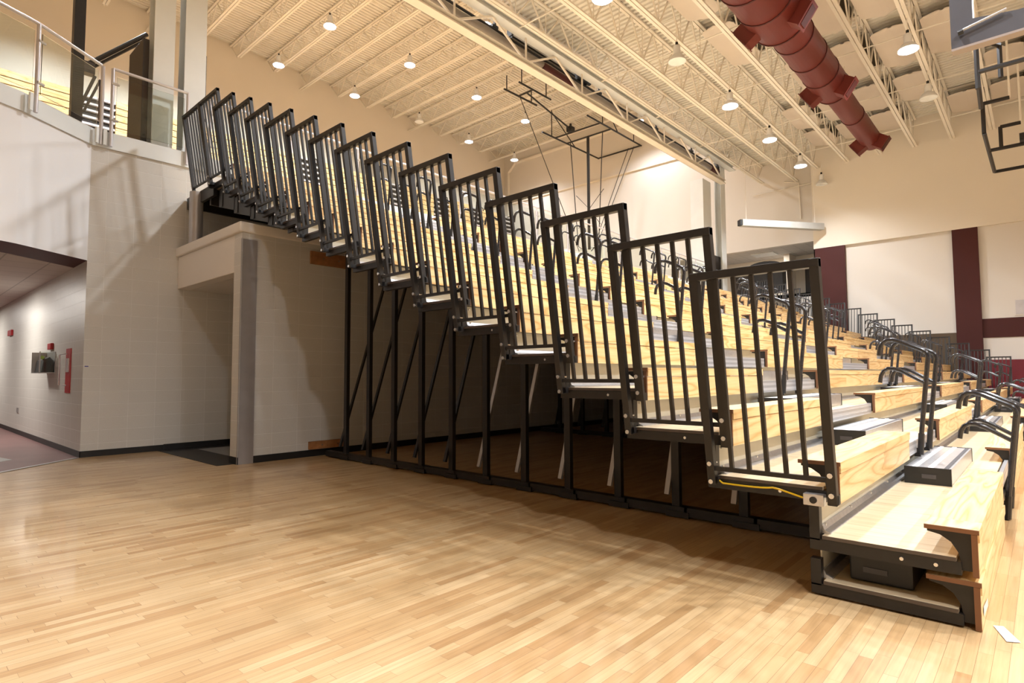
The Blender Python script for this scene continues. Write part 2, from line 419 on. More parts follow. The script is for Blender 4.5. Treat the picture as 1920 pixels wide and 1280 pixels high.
# roof decks: real corrugated sheet
def corr(name, along, x0, x1, y0, y1, z, pitch, h):
    m = MB(); n = int(((x1 - x0) if along == 'y' else (y1 - y0)) / pitch)
    for i in range(n):
        a = (x0 if along == 'y' else y0) + i * pitch
        pr = [(a, z), (a + pitch * .42, z), (a + pitch * .5, z + h), (a + pitch * .92, z + h), (a + pitch, z)]
        for (p0, q0), (p1, q1) in zip(pr, pr[1:]):
            if along == 'y': m.quad([(p0, y0, q0), (p1, y0, q1), (p1, y1, q1), (p0, y1, q0)])
            else: m.quad([(x0, p0, q0), (x0, p1, q1), (x1, p1, q1), (x1, p0, q0)])
    return struct(m.build(name, 'deck'))
corr('ceiling', 'y', XL, XF, YK, YW, 12.45, .20, .055)
corr('ceiling_upper', 'x', XL, XF, YW, YB, ZU - .08, .20, .055)
slab('roof_main', XL, XF, YK, YW, 12.56, 12.66, 'deck'); slab('roof_upper', XL, XF, YW, YB, ZU, ZU + .1, 'deck')

# ------------------------------------------------------------------ roof joists
def joist(along, c, a0, a1, zb, zt, panel, label, group, ext=0):
    t = thing('roof_joist', label, 'roof joist', (a0, c, zb) if along == 'x' else (c, a0, zb), group)
    o = t.location
    def P(a, off, z): return (a - o.x, off, z - o.z) if along == 'x' else (off, a - o.y, z - o.z)
    bc = MB(); tc = MB(); wb = MB()
    for s in (-.055, .055):
        bc.bar(P(a0 + ext, s, zb + .03), P(a1 - ext, s, zb + .03), .085, .05)
        tc.bar(P(a0, s, zt - .03), P(a1, s, zt - .03), .085, .06)
    n = max(2, int(round((a1 - a0) / panel))); st = (a1 - a0) / n
    for i in range(n):
        x = a0 + i * st; wb.bar(P(x, 0, zt - .04), P(x + st / 2, 0, zb + .04), .04); wb.bar(P(x + st / 2, 0, zb + .04), P(x + st, 0, zt - .04), .04)
        wb.bar(P(x + st / 2, 0, zb + .04), P(x + st / 2, 0, zt - .04), .022)
    bc.build('bottom_chord', 'joist', t); tc.build('top_chord', 'joist', t); wb.build('web_bracing', 'joist', t)
    return t
ymain = [5.68, 4.37, 3.07, 1.76, .45, -.87, -2.18, -3.5, -4.8, -6.1, -8.7, -11.3, -13.9]
for i, y in enumerate(ymain):
    joist('x', y, -2.0 if y > -5 else -2, XR if y < 4.6 else XF, 11.18, 12.44, 1.35,
          'cream open web steel joist over the main gym, %s from the long edge girder' % NTH[i + 1], 'joists over the main gym')
joist('x', 7.42, -2.0, XF, 11.48, 12.44, 1.35, 'cream open web steel joist running right beside the long edge girder', 'joists over the main gym')
xu = [.4 + 1.86 * k for k in range(-2, 15)]
for i, x in enumerate(xu):
    joist('y', x, YW, YB, 17.05, ZU - .09, 1.5, 'cream open web steel joist over the upper gym, %s counting from the left' % NTH[i], 'joists over the upper gym', .0 if i % 4 == 0 else .9)
# cross bridging rods
for i, x in enumerate((3.5, 8.4, 12.6, 16.4, 20.3, 24.2)):
    m = MB(); m.bar((x, -6.1, 11.27), (x, 7.42, 11.27), .03); m.bar((x, -6.1, 12.36), (x, 7.42, 12.36), .03)
    tag(m.build('bridging_rod', 'joist'), 'thin cream bridging rods crossing the main gym joists, %s pair from the camera' % NTH[i], 'bridging rod', 'bridging rods')
for i, y in enumerate((12.4, 17.0, 21.4)):
    m = MB(); m.bar((xu[0], y, 17.12), (xu[-1], y, 17.12), .03)
    tag(m.build('bridging_rod', 'joist'), 'thin cream bridging rod crossing the upper gym joists, %s from the long girder' % NTH[i], 'bridging rod', 'bridging rods')
# long edge girder truss above the upper floor edge
g = thing('edge_girder', 'long cream truss girder spanning the gym above the upper floor edge', 'girder', (0, YW - .15, 10.7))
gb = MB().box(-3, 24.3, -.14, .14, 0.0, .03).box(-3, 24.3, -.02, .02, .03, .16).box(-3, 24.3, -.14, .14, .16, .185)
gb.build('bottom_chord', 'joist', g)
gt = MB().box(-3, 25.5, -.17, .15, .96, .99).box(-3, 25.5, -.02, .02, .99, 1.2).box(-3, 25.5, -.15, .15, 1.2, 1.23); gt.build('top_chord', 'steelw', g)
gp = MB()
for x in range(-2, 26, 3): gp.box(x, x + .1, -.05, .05, 1.23, 1.72)
gp.build('roof_stub', 'joist', g)
gw = MB(); st = 2.95; x = -2.4
while x < 24:
    gw.bar((x, 0, .18), (x + st / 2, 0, .96), .055); gw.bar((x + st / 2, 0, .96), (x + st, 0, .18), .055); gw.bar((x, 0, .18), (x, 0, .96), .045)
    x += st
gw.build('web_bracing', 'joist', g)
MB().box(-3, 24, .142, .150, 0.0, .05).build('edge_strip', 'maroon', g)
# rolled divider curtain, pipe, scoreboard inside the girder bay
m = MB(); m.tube([(x * 1.0, 8.40, 11.42 - .03 * math.sin(x * 2.1)) for x in range(-2, 26)], .115, 12)
m.k = 1; m.tube([(10.6, 8.40, 11.39), (12.2, 8.40, 11.39)], .13, 12); m.tube([(23.6, 8.40, 11.42), (24.6, 8.40, 11.42)], .14, 12)
tag(m.build('rolled_curtain', ['grass', 'maroon'], smooth=True), 'grey rolled divider curtain with maroon bands hung beside the long girder', 'curtain')
m = MB(); m.tube([(-2, 8.38, 11.60), (25.2, 8.38, 11.60)], .04, 8)
tag(m.build('curtain_pipe', 'black'), 'black pipe running the length of the girder beside the rolled curtain', 'pipe')
for i, x in enumerate((8.0, 13.3, 17.4, 20.6, 23.4)):
    t = thing('curtain_bracket', 'small black bracket with white clamp on the curtain pipe, %s from the left' % NTH[i], 'bracket', (x * 1.045, 8.38, 11.64), 'curtain pipe brackets')
    MB().box(-.12, .12, -.04, .1, .0, .08).box(-.03, .03, -.03, .03, .08, .22).build('bracket_arm', 'black', t)
    MB().box(-.25, .25, -.05, .05, .22, .3).build('clamp_plate', 'white', t)
t = thing('scoreboard', 'black framed white box hung beside the curtain pipe above the railings', 'scoreboard', (10.75, 8.46, 11.68))
MB().box(-1.6, 1.6, -.08, .1, .08, .62).build('panel', 'white', t)
MB().box(-1.64, 1.64, -.1, .1, 0, .07).box(-1.66, -1.58, -.1, .1, .07, .64).build('frame', 'plastic', t)
t = thing('curtain_motor', 'black motor block at the right end of the white box on the curtain pipe', 'motor', (12.75, 8.36, 11.64))
MB().box(-.25, .3, -.13, .13, 0, .26).build('motor_body', 'plastic', t); MB().tube([(.3, 0, .13), (.5, 0, .13)], .09).build('gear_cap', 'black', t)

# columns
def hcol(name, label, x0, x1, y, zt, mat='steelw', z0=ZD - .28):
    t = thing(name, label, 'column', ((x0 + x1) / 2, y + .15, z0)); w = (x1 - x0) / 2
    MB().box(-w, w, -.15, -.12, 0, zt - z0).box(-w, w, .15, .18, 0, zt - z0).box(-.015, .015, -.12, .15, 0, zt - z0).build('shaft', mat, t)
    MB().box(-w - .04, w + .04, -.19, .2, .29, .32).build('base_plate', 'steelw', t)
    return t
hcol('steel_column', 'wide pale steel column at the balcony edge, left of the pair', -.56, -.22, YW + .13, ZU - .1)
hcol('steel_column', 'wide pale steel column at the balcony edge, right one of the pair', -.07, .30, YW + .06, ZU - .1)
t = hcol('steel_column', 'tall pale steel column at the far end of the long girder', 24.45, 25.0, YW + .05, 12.4)
t = thing('wrapped_column', 'square painted column beside the far steel column', 'column', (23.6, YW + .5, ZD))
MB().box(-.55, .35, -.15, .5, 0, 5.4).build('shaft', 'steelw', t)
for nm, lb, bx in (('column_pad', 'tall dark pad on the left side of the left balcony column', (-.70, -.60, YW + .25, YW + 1.1, ZD, ZD + 2.0)),
                   ('column_pad', 'tall dark pad standing between the two balcony columns', (-.22, -.16, YW + .35, YW + 1.2, ZD, ZD + 1.75)),
                   ('column_pad', 'narrow dark pad showing behind the right balcony column', (.30, .38, YW + .25, YW + .5, ZD, ZD + 2.1)),
                   ('column_pad', 'black pad wrapped at the foot of the far column', (23.75, 24.95, YW + .25, YW + .43, ZD, ZD + 1.75))):
    tag(MB().box(*bx).build(nm, 'bdark', bevel=.01), lb, 'column pad')
# grey column stub under the balcony columns behind the bleacher
t = thing('support_column', 'grey round steel column between the entry roof and the top bleacher platform', 'column', (-.03, 7.6, PZ + .16))
MB().tube([(0, 0, 0), (0, 0, .92)], .11, 14).build('shaft', 'stain', t, smooth=True)
# far beam on the column and thin conduit
t = thing('screen_housing', 'long pale screen housing hanging between the far column and the right wall', 'screen housing', (22.9, 6.8, 8.26))
MB().bar((.08, -.07, 0), (3.5, -2.6, 0), .30, .30).build('case', 'housing', t); MB().bar((0, 0, 0), (.08, -.07, 0), .26, .26).build('end_bracket', 'plastic', t)
for a in (.3, 3.2): MB().tube([(a, -a * .74, .15), (a, -a * .74, 2.92)], .012, 6).build('hanger_rod', 'joist', t)
m = MB(); m.tube([(XF - .05, 6.3, 11.3), (XF - .05, 5.6, 11.1), (XF - .05, 5.55, 9.2)], .035); m.tube([(XF - .06, 7.9, 10.9), (XF - .06, 5.0, 10.95)], .025)
tag(m.build('wall_conduit', 'joist'), 'thin cream conduit on the wall right of the far column', 'conduit')
m = MB(); m.tube([(XF - .06, YB - .5, ZD), (XF - .06, YB - .5, 16.5), (XF - .06, YB - 1.2, 17.1), (XF - .06, 9.5, 17.2)], .12, 10)
tag(m.build('wall_pipe', 'joist'), 'cream pipe rising in the far corner of the upper gym and following the ceiling', 'pipe')
# vent on right wall
t = thing('wall_vent', 'grey louvred vent in the right wall above the maroon band', 'vent', (XR + .15, -3.0, 3.6))
MB().box(-.02, .0, -.55, .47, -.03, .63).build('frame', 'paintw', t); MB().box(-.03, -.02, -.5, .42, .02, .58).build('louvre', M['sgrey'], t)

# ------------------------------------------------------------------ high bay lamps
def lamp(x, y, z, lit, label, ztop, power=0):
    t = thing('high_bay_lamp', label, 'lamp', (x, y, z), 'high bay lamps')
    MB().lathe((0, 0, 0), [(.10, .215), (.17, .16), (.225, .08), (.256, .0), (.25, -.005), (.22, .08), (.15, .17)], 20).build('reflector', 'white', t, smooth=True)
    MB().lathe((0, 0, 0), [(.001, .47), (.085, .47), (.10, .44), (.10, .21), (.001, .21)], 14).build('housing', 'white', t, smooth=True)
    MB().tube([(0, 0, .56), (0, 0, ztop - z)], .012, 6).build('hanger_stem', 'joist', t)
    MB().tube([(0, 0, .46), (0, 0, .58)], .04, 8).build('hook', 'plastic', t)
    MB().lathe((0, 0, 0), [(.001, .012), (.24, .012), (.25, .02)], 20).build('lens', 'lamp' if lit else 'lint', t)
    if lit and power:
        l = bpy.data.lights.new('lamp_light', 'SPOT'); l.energy = power; l.spot_size = math.radians(150); l.spot_blend = .6
        l.shadow_soft_size = .22; l.color = (.925, .96, 1.0)
        o = bpy.data.objects.new('lamp_light', l); COL.objects.link(o); o.parent = t; o.location = (0, 0, -.05)
    return t
ML = []
for iy, y in enumerate((4.1, -.9, -6.2, -11.5)):
    for ix in range(-3, 7):
        x = 3.8 + 3.83 * ix
        ML.append((x, y))
skip = {(1, 1), (1, -1)}
nm = {4.1: 'row nearest the girder', -.9: 'row beyond the duct', -6.2: 'third row', -11.5: 'fourth row'}
for iy, y in enumerate((4.1, -.9, -6.2, -11.5)):
    for k, ix in enumerate(range(-3, 7)):
        x = 3.8 + 3.83 * ix
        lit = ix in ((0, 1, 3, 4, 5), (0, 1, 2, 3), (-2, -1, 0, 1, 3), (-2, -1, 0, 2))[iy]
        if (iy >= 2 and ix > 4) or (iy == 1 and ix > 4): continue
        if iy == 2: x -= .75
        lamp(min(x, 26.2), y, 10.25, lit, '%s round high bay lamp over the main gym, %s in the %s' % ('glowing' if lit else 'unlit', NTH[k], nm[y]), 11.2, (950 if x > 14 else (1350 if x < -2 else (1150 if iy == 1 else 1350))) if lit else 0)
for iy, (y, xs) in enumerate(((13.4, (0.0, 4.3, 8.6, 13.0, 17.1, 21.25, 25.6)), (18.25, (0.2, 4.4, 8.62, 12.8, 17.2, 21.13)), (22.8, (0.3, 5.0, 8.6, 12.72, 17.0, 20.95, 25.2)))):
    for k, x in enumerate(xs):
        lit = not (iy == 2 and k == 4)
        lamp(x, y, 15.95, lit, '%s round high bay lamp over the upper gym, %s in the %s row' % ('glowing' if lit else 'unlit', NTH[k], NTH[iy]), 17.06, (800 if x > 19 else 1280) if lit else 0)

# ------------------------------------------------------------------ acoustic panels between main joists
pi = 0
for j in range(len(ymain) - 4):
    y1, y0 = ymain[j], ymain[j + 1]
    if j == 0: continue
    for k, (xa, xb) in enumerate(((6.2, 9.4), (9.7, 12.9), (13.4, 16.4), (17.2, 20.2), (21.0, 23.6), (24.0, 26.2))):
        if (j + k) % 5 == 4: continue
        t = thing('acoustic_panel', 'cream sagging acoustic panel, %s from the left in the %s joist bay' % (NTH[k], NTH[j + 1]), 'acoustic panel', (xa, (y0 + y1) / 2, 12.1), 'acoustic panels')
        L = xb - xa; hw = (y1 - y0) / 2 - .07; m = MB(); N = 24; pts = []
        for i in range(N + 1):
            a = i / N
            w = hw * (1 - .85 * max(0, 1 - a / .08) ** 2) * (1 - .85 * max(0, 1 - (1 - a) / .08) ** 2)
            pts.append((a * L, w))
        cs = 6
        for i in range(N):
            for c in range(cs):
                q = []
                for (ii, cc) in ((i, c), (i + 1, c), (i + 1, c + 1), (i, c + 1)):
                    x_, w_ = pts[ii]; s_ = -1 + 2 * cc / cs
                    yy = s_ * w_ * (1.0 if s_ > 0 else .74); q.append((x_, yy, -.05 * (1 - s_ * s_)))
                m.quad(q)
        m.build('panel_sheet', 'panel', t, smooth=True)
        MB().box(.25, L - .25, -hw, -hw * .62, .16, .18).build('shade_strip', 'mesh', t)  # dark strip stands in for the shadowed deck seen through the gap

# ------------------------------------------------------------------ maroon round duct
dy, dz = 1.05, 9.9
t = thing('round_duct', 'large maroon round air duct hanging below the cream joists', 'air duct', (0, dy, dz))
rr = [(-6, .66), (10.75, .66), (11.0, .48), (15.5, .48), (15.8, .34), (20.9, .34)]
m = MB(); m.tube([(x, 0, 0) for x, r in rr], [r for x, r in rr], 28); m.build('duct_body', 'duct', t, smooth=True)
for x, r in ((5, .66), (7.2, .66), (8.6, .66), (9.6, .66), (10.7, .66), (11.7, .48), (12.9, .48), (14.1, .48), (15.4, .48), (17.9, .34)):
    MB().tube([(x - .02, 0, 0), (x + .02, 0, 0)], r + .018, 28).build('seam_ring', 'maroon', t, smooth=True)
for x, r in ((10.2, .64), (14.9, .46), (20.5, .34), (4.5, .64)):
    for s in (1, -1):
        a = Vector((0, s * .82, -.57)); o = Vector((x, 0, 0)) + a * (r - .14); e_ = Vector((x, 0, 0)) + a * (r + .26)
        MB().bar(o, e_, .52 if x < 20 else .46, .34, up=(1, 0, 0)).bar(e_, e_ + a * .02, .58 if x < 20 else .5, .4, up=(1, 0, 0)).build('side_diffuser', 'duct', t)
        MB().bar(e_ + a * .02, e_ + a * .03, .44, .26, up=(1, 0, 0)).build('grille', 'maroon', t)
for x in (6, 12, 17):
    MB().tube([(x, 0, .3), (x, 0, 11.2 - dz)], .012, 6).build('hanger_rod', 'joist', t)

# ------------------------------------------------------------------ ceiling-hung goal in the upper gym
t = thing('hanging_basketball_goal', 'black pipe frame basketball goal hanging from the upper gym ceiling', 'basketball goal', (24, 16.5, ZD + 3.3))
o = t.location
def T(name, segs, r, mat='black', n=8):
    m = MB()
    for s in segs: m.tube([(a[0] - o.x, a[1] - o.y, a[2] - o.z) for a in s], r, n)
    return m.build(name, mat, t, smooth=True)
zf = 15.5
T('overhead_frame', [((22.1, 17.8, zf), (27.9, 17.75, zf)), ((22.1, 14.6, zf), (27.9, 14.6, zf)), ((23.3, 17.8, zf), (23.4, 14.6, zf)), ((24.45, 17.8, zf), (24.5, 14.6, zf)), ((27.85, 17.75, zf), (27.85, 14.6, zf))], .05)
T('hanger_frame', [((18.0, 17.0, 16.3), (20.6, 16.95, 16.3)), ((18.0, 15.95, 16.3), (20.6, 15.95, 16.3)), ((19.1, 17.0, 16.3), (19.1, 15.95, 16.3))], .05)
for sg in (((18.2, 17.0, 16.3), (18.2, 17.0, 17.1)), ((20.2, 17.0, 16.3), (20.2, 17.0, 17.1)), ((18.2, 15.95, 16.3), (18.2, 15.95, 17.1)), ((20.2, 15.95, 16.3), (20.2, 15.95, 17.1)),
   ((23.0, 17.8, zf), (23.0, 17.8, 17.1)), ((25.4, 17.8, zf), (23.0, 17.8, 17.0)), ((23.6, 14.6, zf), (23.6, 14.6, 17.1)), ((27.0, 14.6, zf), (27.0, 14.6, 17.1)), ((25.2, 14.6, zf), (23.6, 14.6, 17.0))):
    T('hanger_post', [sg], .03)
T('hoist_tube', [((19.1, 16.4, 16.3), (23.4, 16.7, 15.75))], .045)
T('drop_post', [((24.45, 16.2, zf), (25.3, 16.8, 8.9))], .09, 'black', 12)
T('side_brace', [((24.45, 17.5, zf), (25.3, 17.6, 9.2), (25.35, 17.0, 8.8)), ((24.5, 15.2, zf), (25.3, 16.1, 9.2), (25.35, 16.7, 8.8))], .028)
T('cross_brace', [((25.0, 17.5, 12.3), (25.0, 16.55, 11.3), (25.0, 15.5, 12.3)), ((25.2, 17.5, 10.3), (25.0, 16.55, 11.3), (25.2, 15.9, 10.3))], .02)
T('swing_arm', [((19.1, 16.9, 16.3), (25.3, 17.55, 8.9)), ((27.7, 15.0, zf), (25.4, 16.4, 8.9)), ((27.7, 15.4, zf), (25.4, 16.6, 8.9))], .022)
m = MB().box(.1 + 25.3 - 24, .14 + 25.3 - 24, -.7, 1.2, -.75, .35).build('backboard', 'glass', t)
m = MB()
for a, b in (((-.7, -.75), (1.2, -.75)), ((1.2, -.75), (1.2, .35)), ((1.2, .35), (-.7, .35)), ((-.7, .35), (-.7, -.75))): m.bar((1.42, a[0], a[1]), (1.42, b[0], b[1]), .06)
m.build('board_frame', 'lint', t)
m = MB(); m.tube([(1.1 + .23 * math.cos(k * PI / 8) - .1, .25 + .23 * math.sin(k * PI / 8), -.55) for k in range(17)], .02, 6, False); m.build('rim', 'red', t)
t = thing('goal_winch', 'black winch motor on the overhead frame of the hanging goal', 'winch', (23.4, 16.7, 15.58))
MB().box(-.2, .2, -.16, .16, 0, .3).tube([(0, 0, .3), (0, 0, .5)], .07).build('winch_body', 'plastic', t)

# end-wall goal frame in the main gym (top right)
t = thing('hanging_goal_frame', 'black square tube goal frame hanging below the joists near the right wall', 'goal frame', (18.5, -2.2, 8.5))
o = t.location
T('upper_frame', [((11.4, -2.55, 8.2), (11.4, -2.55, 7.15)), ((11.4, -2.55, 7.5), (11.4, -4.2, 7.5)), ((11.4, -2.55, 7.45), (13.1, -2.5, 7.35)), ((11.4, -2.55, 8.2), (12.0, -2.9, 8.2)), ((12.0, -2.9, 8.2), (12.0, -2.9, 7.5))], .05, 'black', 6)
T('lower_frame', [((18.5, -2.28, 8.5), (23.1, -2.3, 8.5)), ((18.5, -2.28, 8.5), (18.5, -2.28, 9.4)), ((18.5, -2.28, 9.4), (18.5, -2.9, 9.4)), ((20.4, -2.3, 8.5), (20.4, -5.5, 8.5)), ((23.1, -2.3, 8.5), (23.1, -5.5, 8.5)), ((20.4, -2.6, 9.2), (20.4, -2.6, 8.5)), ((20.4, -2.6, 9.2), (20.4, -3.1, 9.2))], .06, 'black', 6)
for sg in (((11.4, -2.55, 8.2), (11.4, -2.55, 11.2)), ((18.5, -2.9, 9.4), (18.5, -2.9, 11.2)), ((23.1, -4.8, 8.5), (23.1, -4.8, 11.2)), ((20.4, -3.1, 9.2), (20.4, -3.1, 11.2))):
    T('hanger_post', [sg], .03, 'joist', 6)
m = MB().box(20.2 - o.x, 20.8 - o.x, -3.6 - o.y, -3.05 - o.y, .1, .3).build('winch_box', 'plastic', t)
t = thing('folded_backboard', 'dark grey backboard plate folded up high at the top right', 'backboard', (6, -2.9, 5.7))
m = MB(); m.prism([(.34, .0), (-1.2, -.0), (-1.2, .26), (-.36, .26), (.1, .34), (.1, 2.0), (.34, 2.0)], 'x', 0, .05); m.build('board', 'plate', t)
m = MB(); m.box(0, .16, -1.2, .34, -.03, .0); m.build('edge_pad', 'wallpad', t)
m = MB(); m.tube([(-.04, .22, .20), (-.04, -.25, .30)], .018, 8); m.build('tie_rod', 'alum', t); MB().tube([(-.05, .26, .17), (-.05, .20, .18)], .035, 8).build('rod_end', 'plastic', t)
MB().tube([(.15, .1, 2.0), (.15, .1, 5.5)], .04, 8).build('hanger_post', 'black', t)

# ------------------------------------------------------------------ left goal stand and folded seating in the upper gym
t = thing('padded_goal_post', 'tall dark goal post standing behind the balcony glass', 'goal post', (-1.01, 12.0, ZD))
MB().bar((0, 0, 0), (.0, 0, 7.5), .2, .22).build('post', 'black', t)
MB().tube([(.15, 0, 2.74), (1.3, 0, 3.95)], .05).tube([(.2, 0, 2.66), (1.3, 0, 3.82)], .035).build('side_arm', 'black', t)
MB().box(.08, .3, -.10, .10, 2.55, 2.8).build('arm_joint', 'plate', t)
MB().bar((.06, 0, 1.75), (.32, 0, 2.55), .06).build('lift_arm', 'plate', t)
MB().bar((.14, 0, 1.70), (.42, 0, 2.5), .05).build('lift_arm', 'plate', t)
MB().bar((.45, 0, 2.5), (.45, 0, 1.6), .08).build('lift_post', 'plate', t)
MB().box(.2, .75, -.15, .2, 1.05, 1.2).build('red_pad', 'red', t)
secs = [(-13, 1.3), (2.6, 10.6), (11.95, 16.3), (17.3, 19.6), (20.9, 22.9), (23.9, 25.8)]
for i, (a, b_) in enumerate(secs):
    t = thing('folded_seating', 'folded stack of yellow seating boards in the upper gym, %s from the left' % NTH[i], 'folded bleacher', ((a + b_) / 2, 24.5, ZD), 'folded seating in the upper gym')
    w_ = (b_ - a) / 2; m = MB()
    for k in range(26): m.box(-w_, w_, .004 * k, 1.6, k * .28 + .02, k * .28 + .262)
    m.build('row_fronts', M['pine'], t); MB().box(-w_ + .05, w_ - .05, .14, 1.7, 0, 7.28).build('core', 'black', t)
for i, (a, b_) in enumerate([(s[1], n_[0]) for s, n_ in zip(secs, secs[1:])] + [(25.85, 26.9)]):
    t = thing('folded_aisle', 'dark folded aisle with grey tread edges between seating stacks, %s from the left' % NTH[i], 'folded aisle', ((a + b_) / 2, 24.6, ZD), 'folded aisles in the upper gym')
    w_ = (b_ - a) / 2 - .02; MB().box(-w_, w_, .1, 1.6, 0, 7.2).build('frame', 'black', t)
    m = MB()
    for k in range(26): m.box(-w_, w_, -.02, .1, k * .28 + .12, k * .28 + .2)
    m.build('tread_edges', 'sgrey', t)
    m = MB()
    for zz in (7.1, 6.3): m.tube([(.05, -.55, zz - .2), (.05, -.5, zz), (.05, -.3, zz + .1), (.05, .1, zz + .05)], .03)
    m.build('hand_grip', 'blackgloss', t)

# ------------------------------------------------------------------ glass balcony railing
def glass_bay(a, b, label, close=True):
    a = Vector((*a, ZD - .25)); b = Vector((*b, ZD - .25)); d = (b - a); L = d.length; ang = math.atan2(d.y, d.x)
    t = thing('glass_railing', label, 'railing', a, 'glass railing along the upper floor'); t.rotation_euler = (0, 0, ang)
    MB().tube([(0, 0, .0), (0, 0, 1.34)], .028, 10).build('post', 'sgrey', t, smooth=True)
    MB().tube([(0, 0, 1.34), (L, 0, 1.34)], .026, 10).build('top_rail', 'sgrey', t, smooth=True)
    MB().box(.06, L - .06, -.006, .006, .30, 1.22).build('glass_pane', 'glass', t)
    MB().box(-.11, -.06, -.02, .01, .0, .26).build('post_bracket', 'steelw', t)
    for z in (.45, 1.08): MB().tube([(-.02, -.02, z), (.09, -.02, z)], .022, 8).build('glass_clamp', 'alum', t)
    return t
glass_bay((-3.3, 6.98), (-2.30, 7.44), 'glass railing bay with silver top tube, at the left end of the curved balcony')
t = glass_bay((-2.30, 7.44), (-1.38, YW - .07), 'glass railing bay with silver top tube on the curved balcony, before the corner')
MB().tube([(1.19, 0, .0), (1.19, 0, 1.34)], .028, 10).build('post', 'sgrey', t)
MB().box(1.08, 1.13, -.02, .01, .0, .26).build('post_bracket', 'steelw', t)
t = glass_bay((-1.21, YW - .07), (-.04, YW - .07), 'glass railing bay with silver top tube ending at the balcony columns')
MB().tube([(1.17, 0, .0), (1.17, 0, 1.34)], .028, 10).build('post', 'sgrey', t)
xs = [.35 + 1.6 * k for k in range(15)]
for i, (a, b_) in enumerate(zip(xs, xs[1:])):
    glass_bay((a, YW - .07), (b_, YW - .07), 'glass railing bay behind the top row, %s to the right of the columns' % NTH[i])

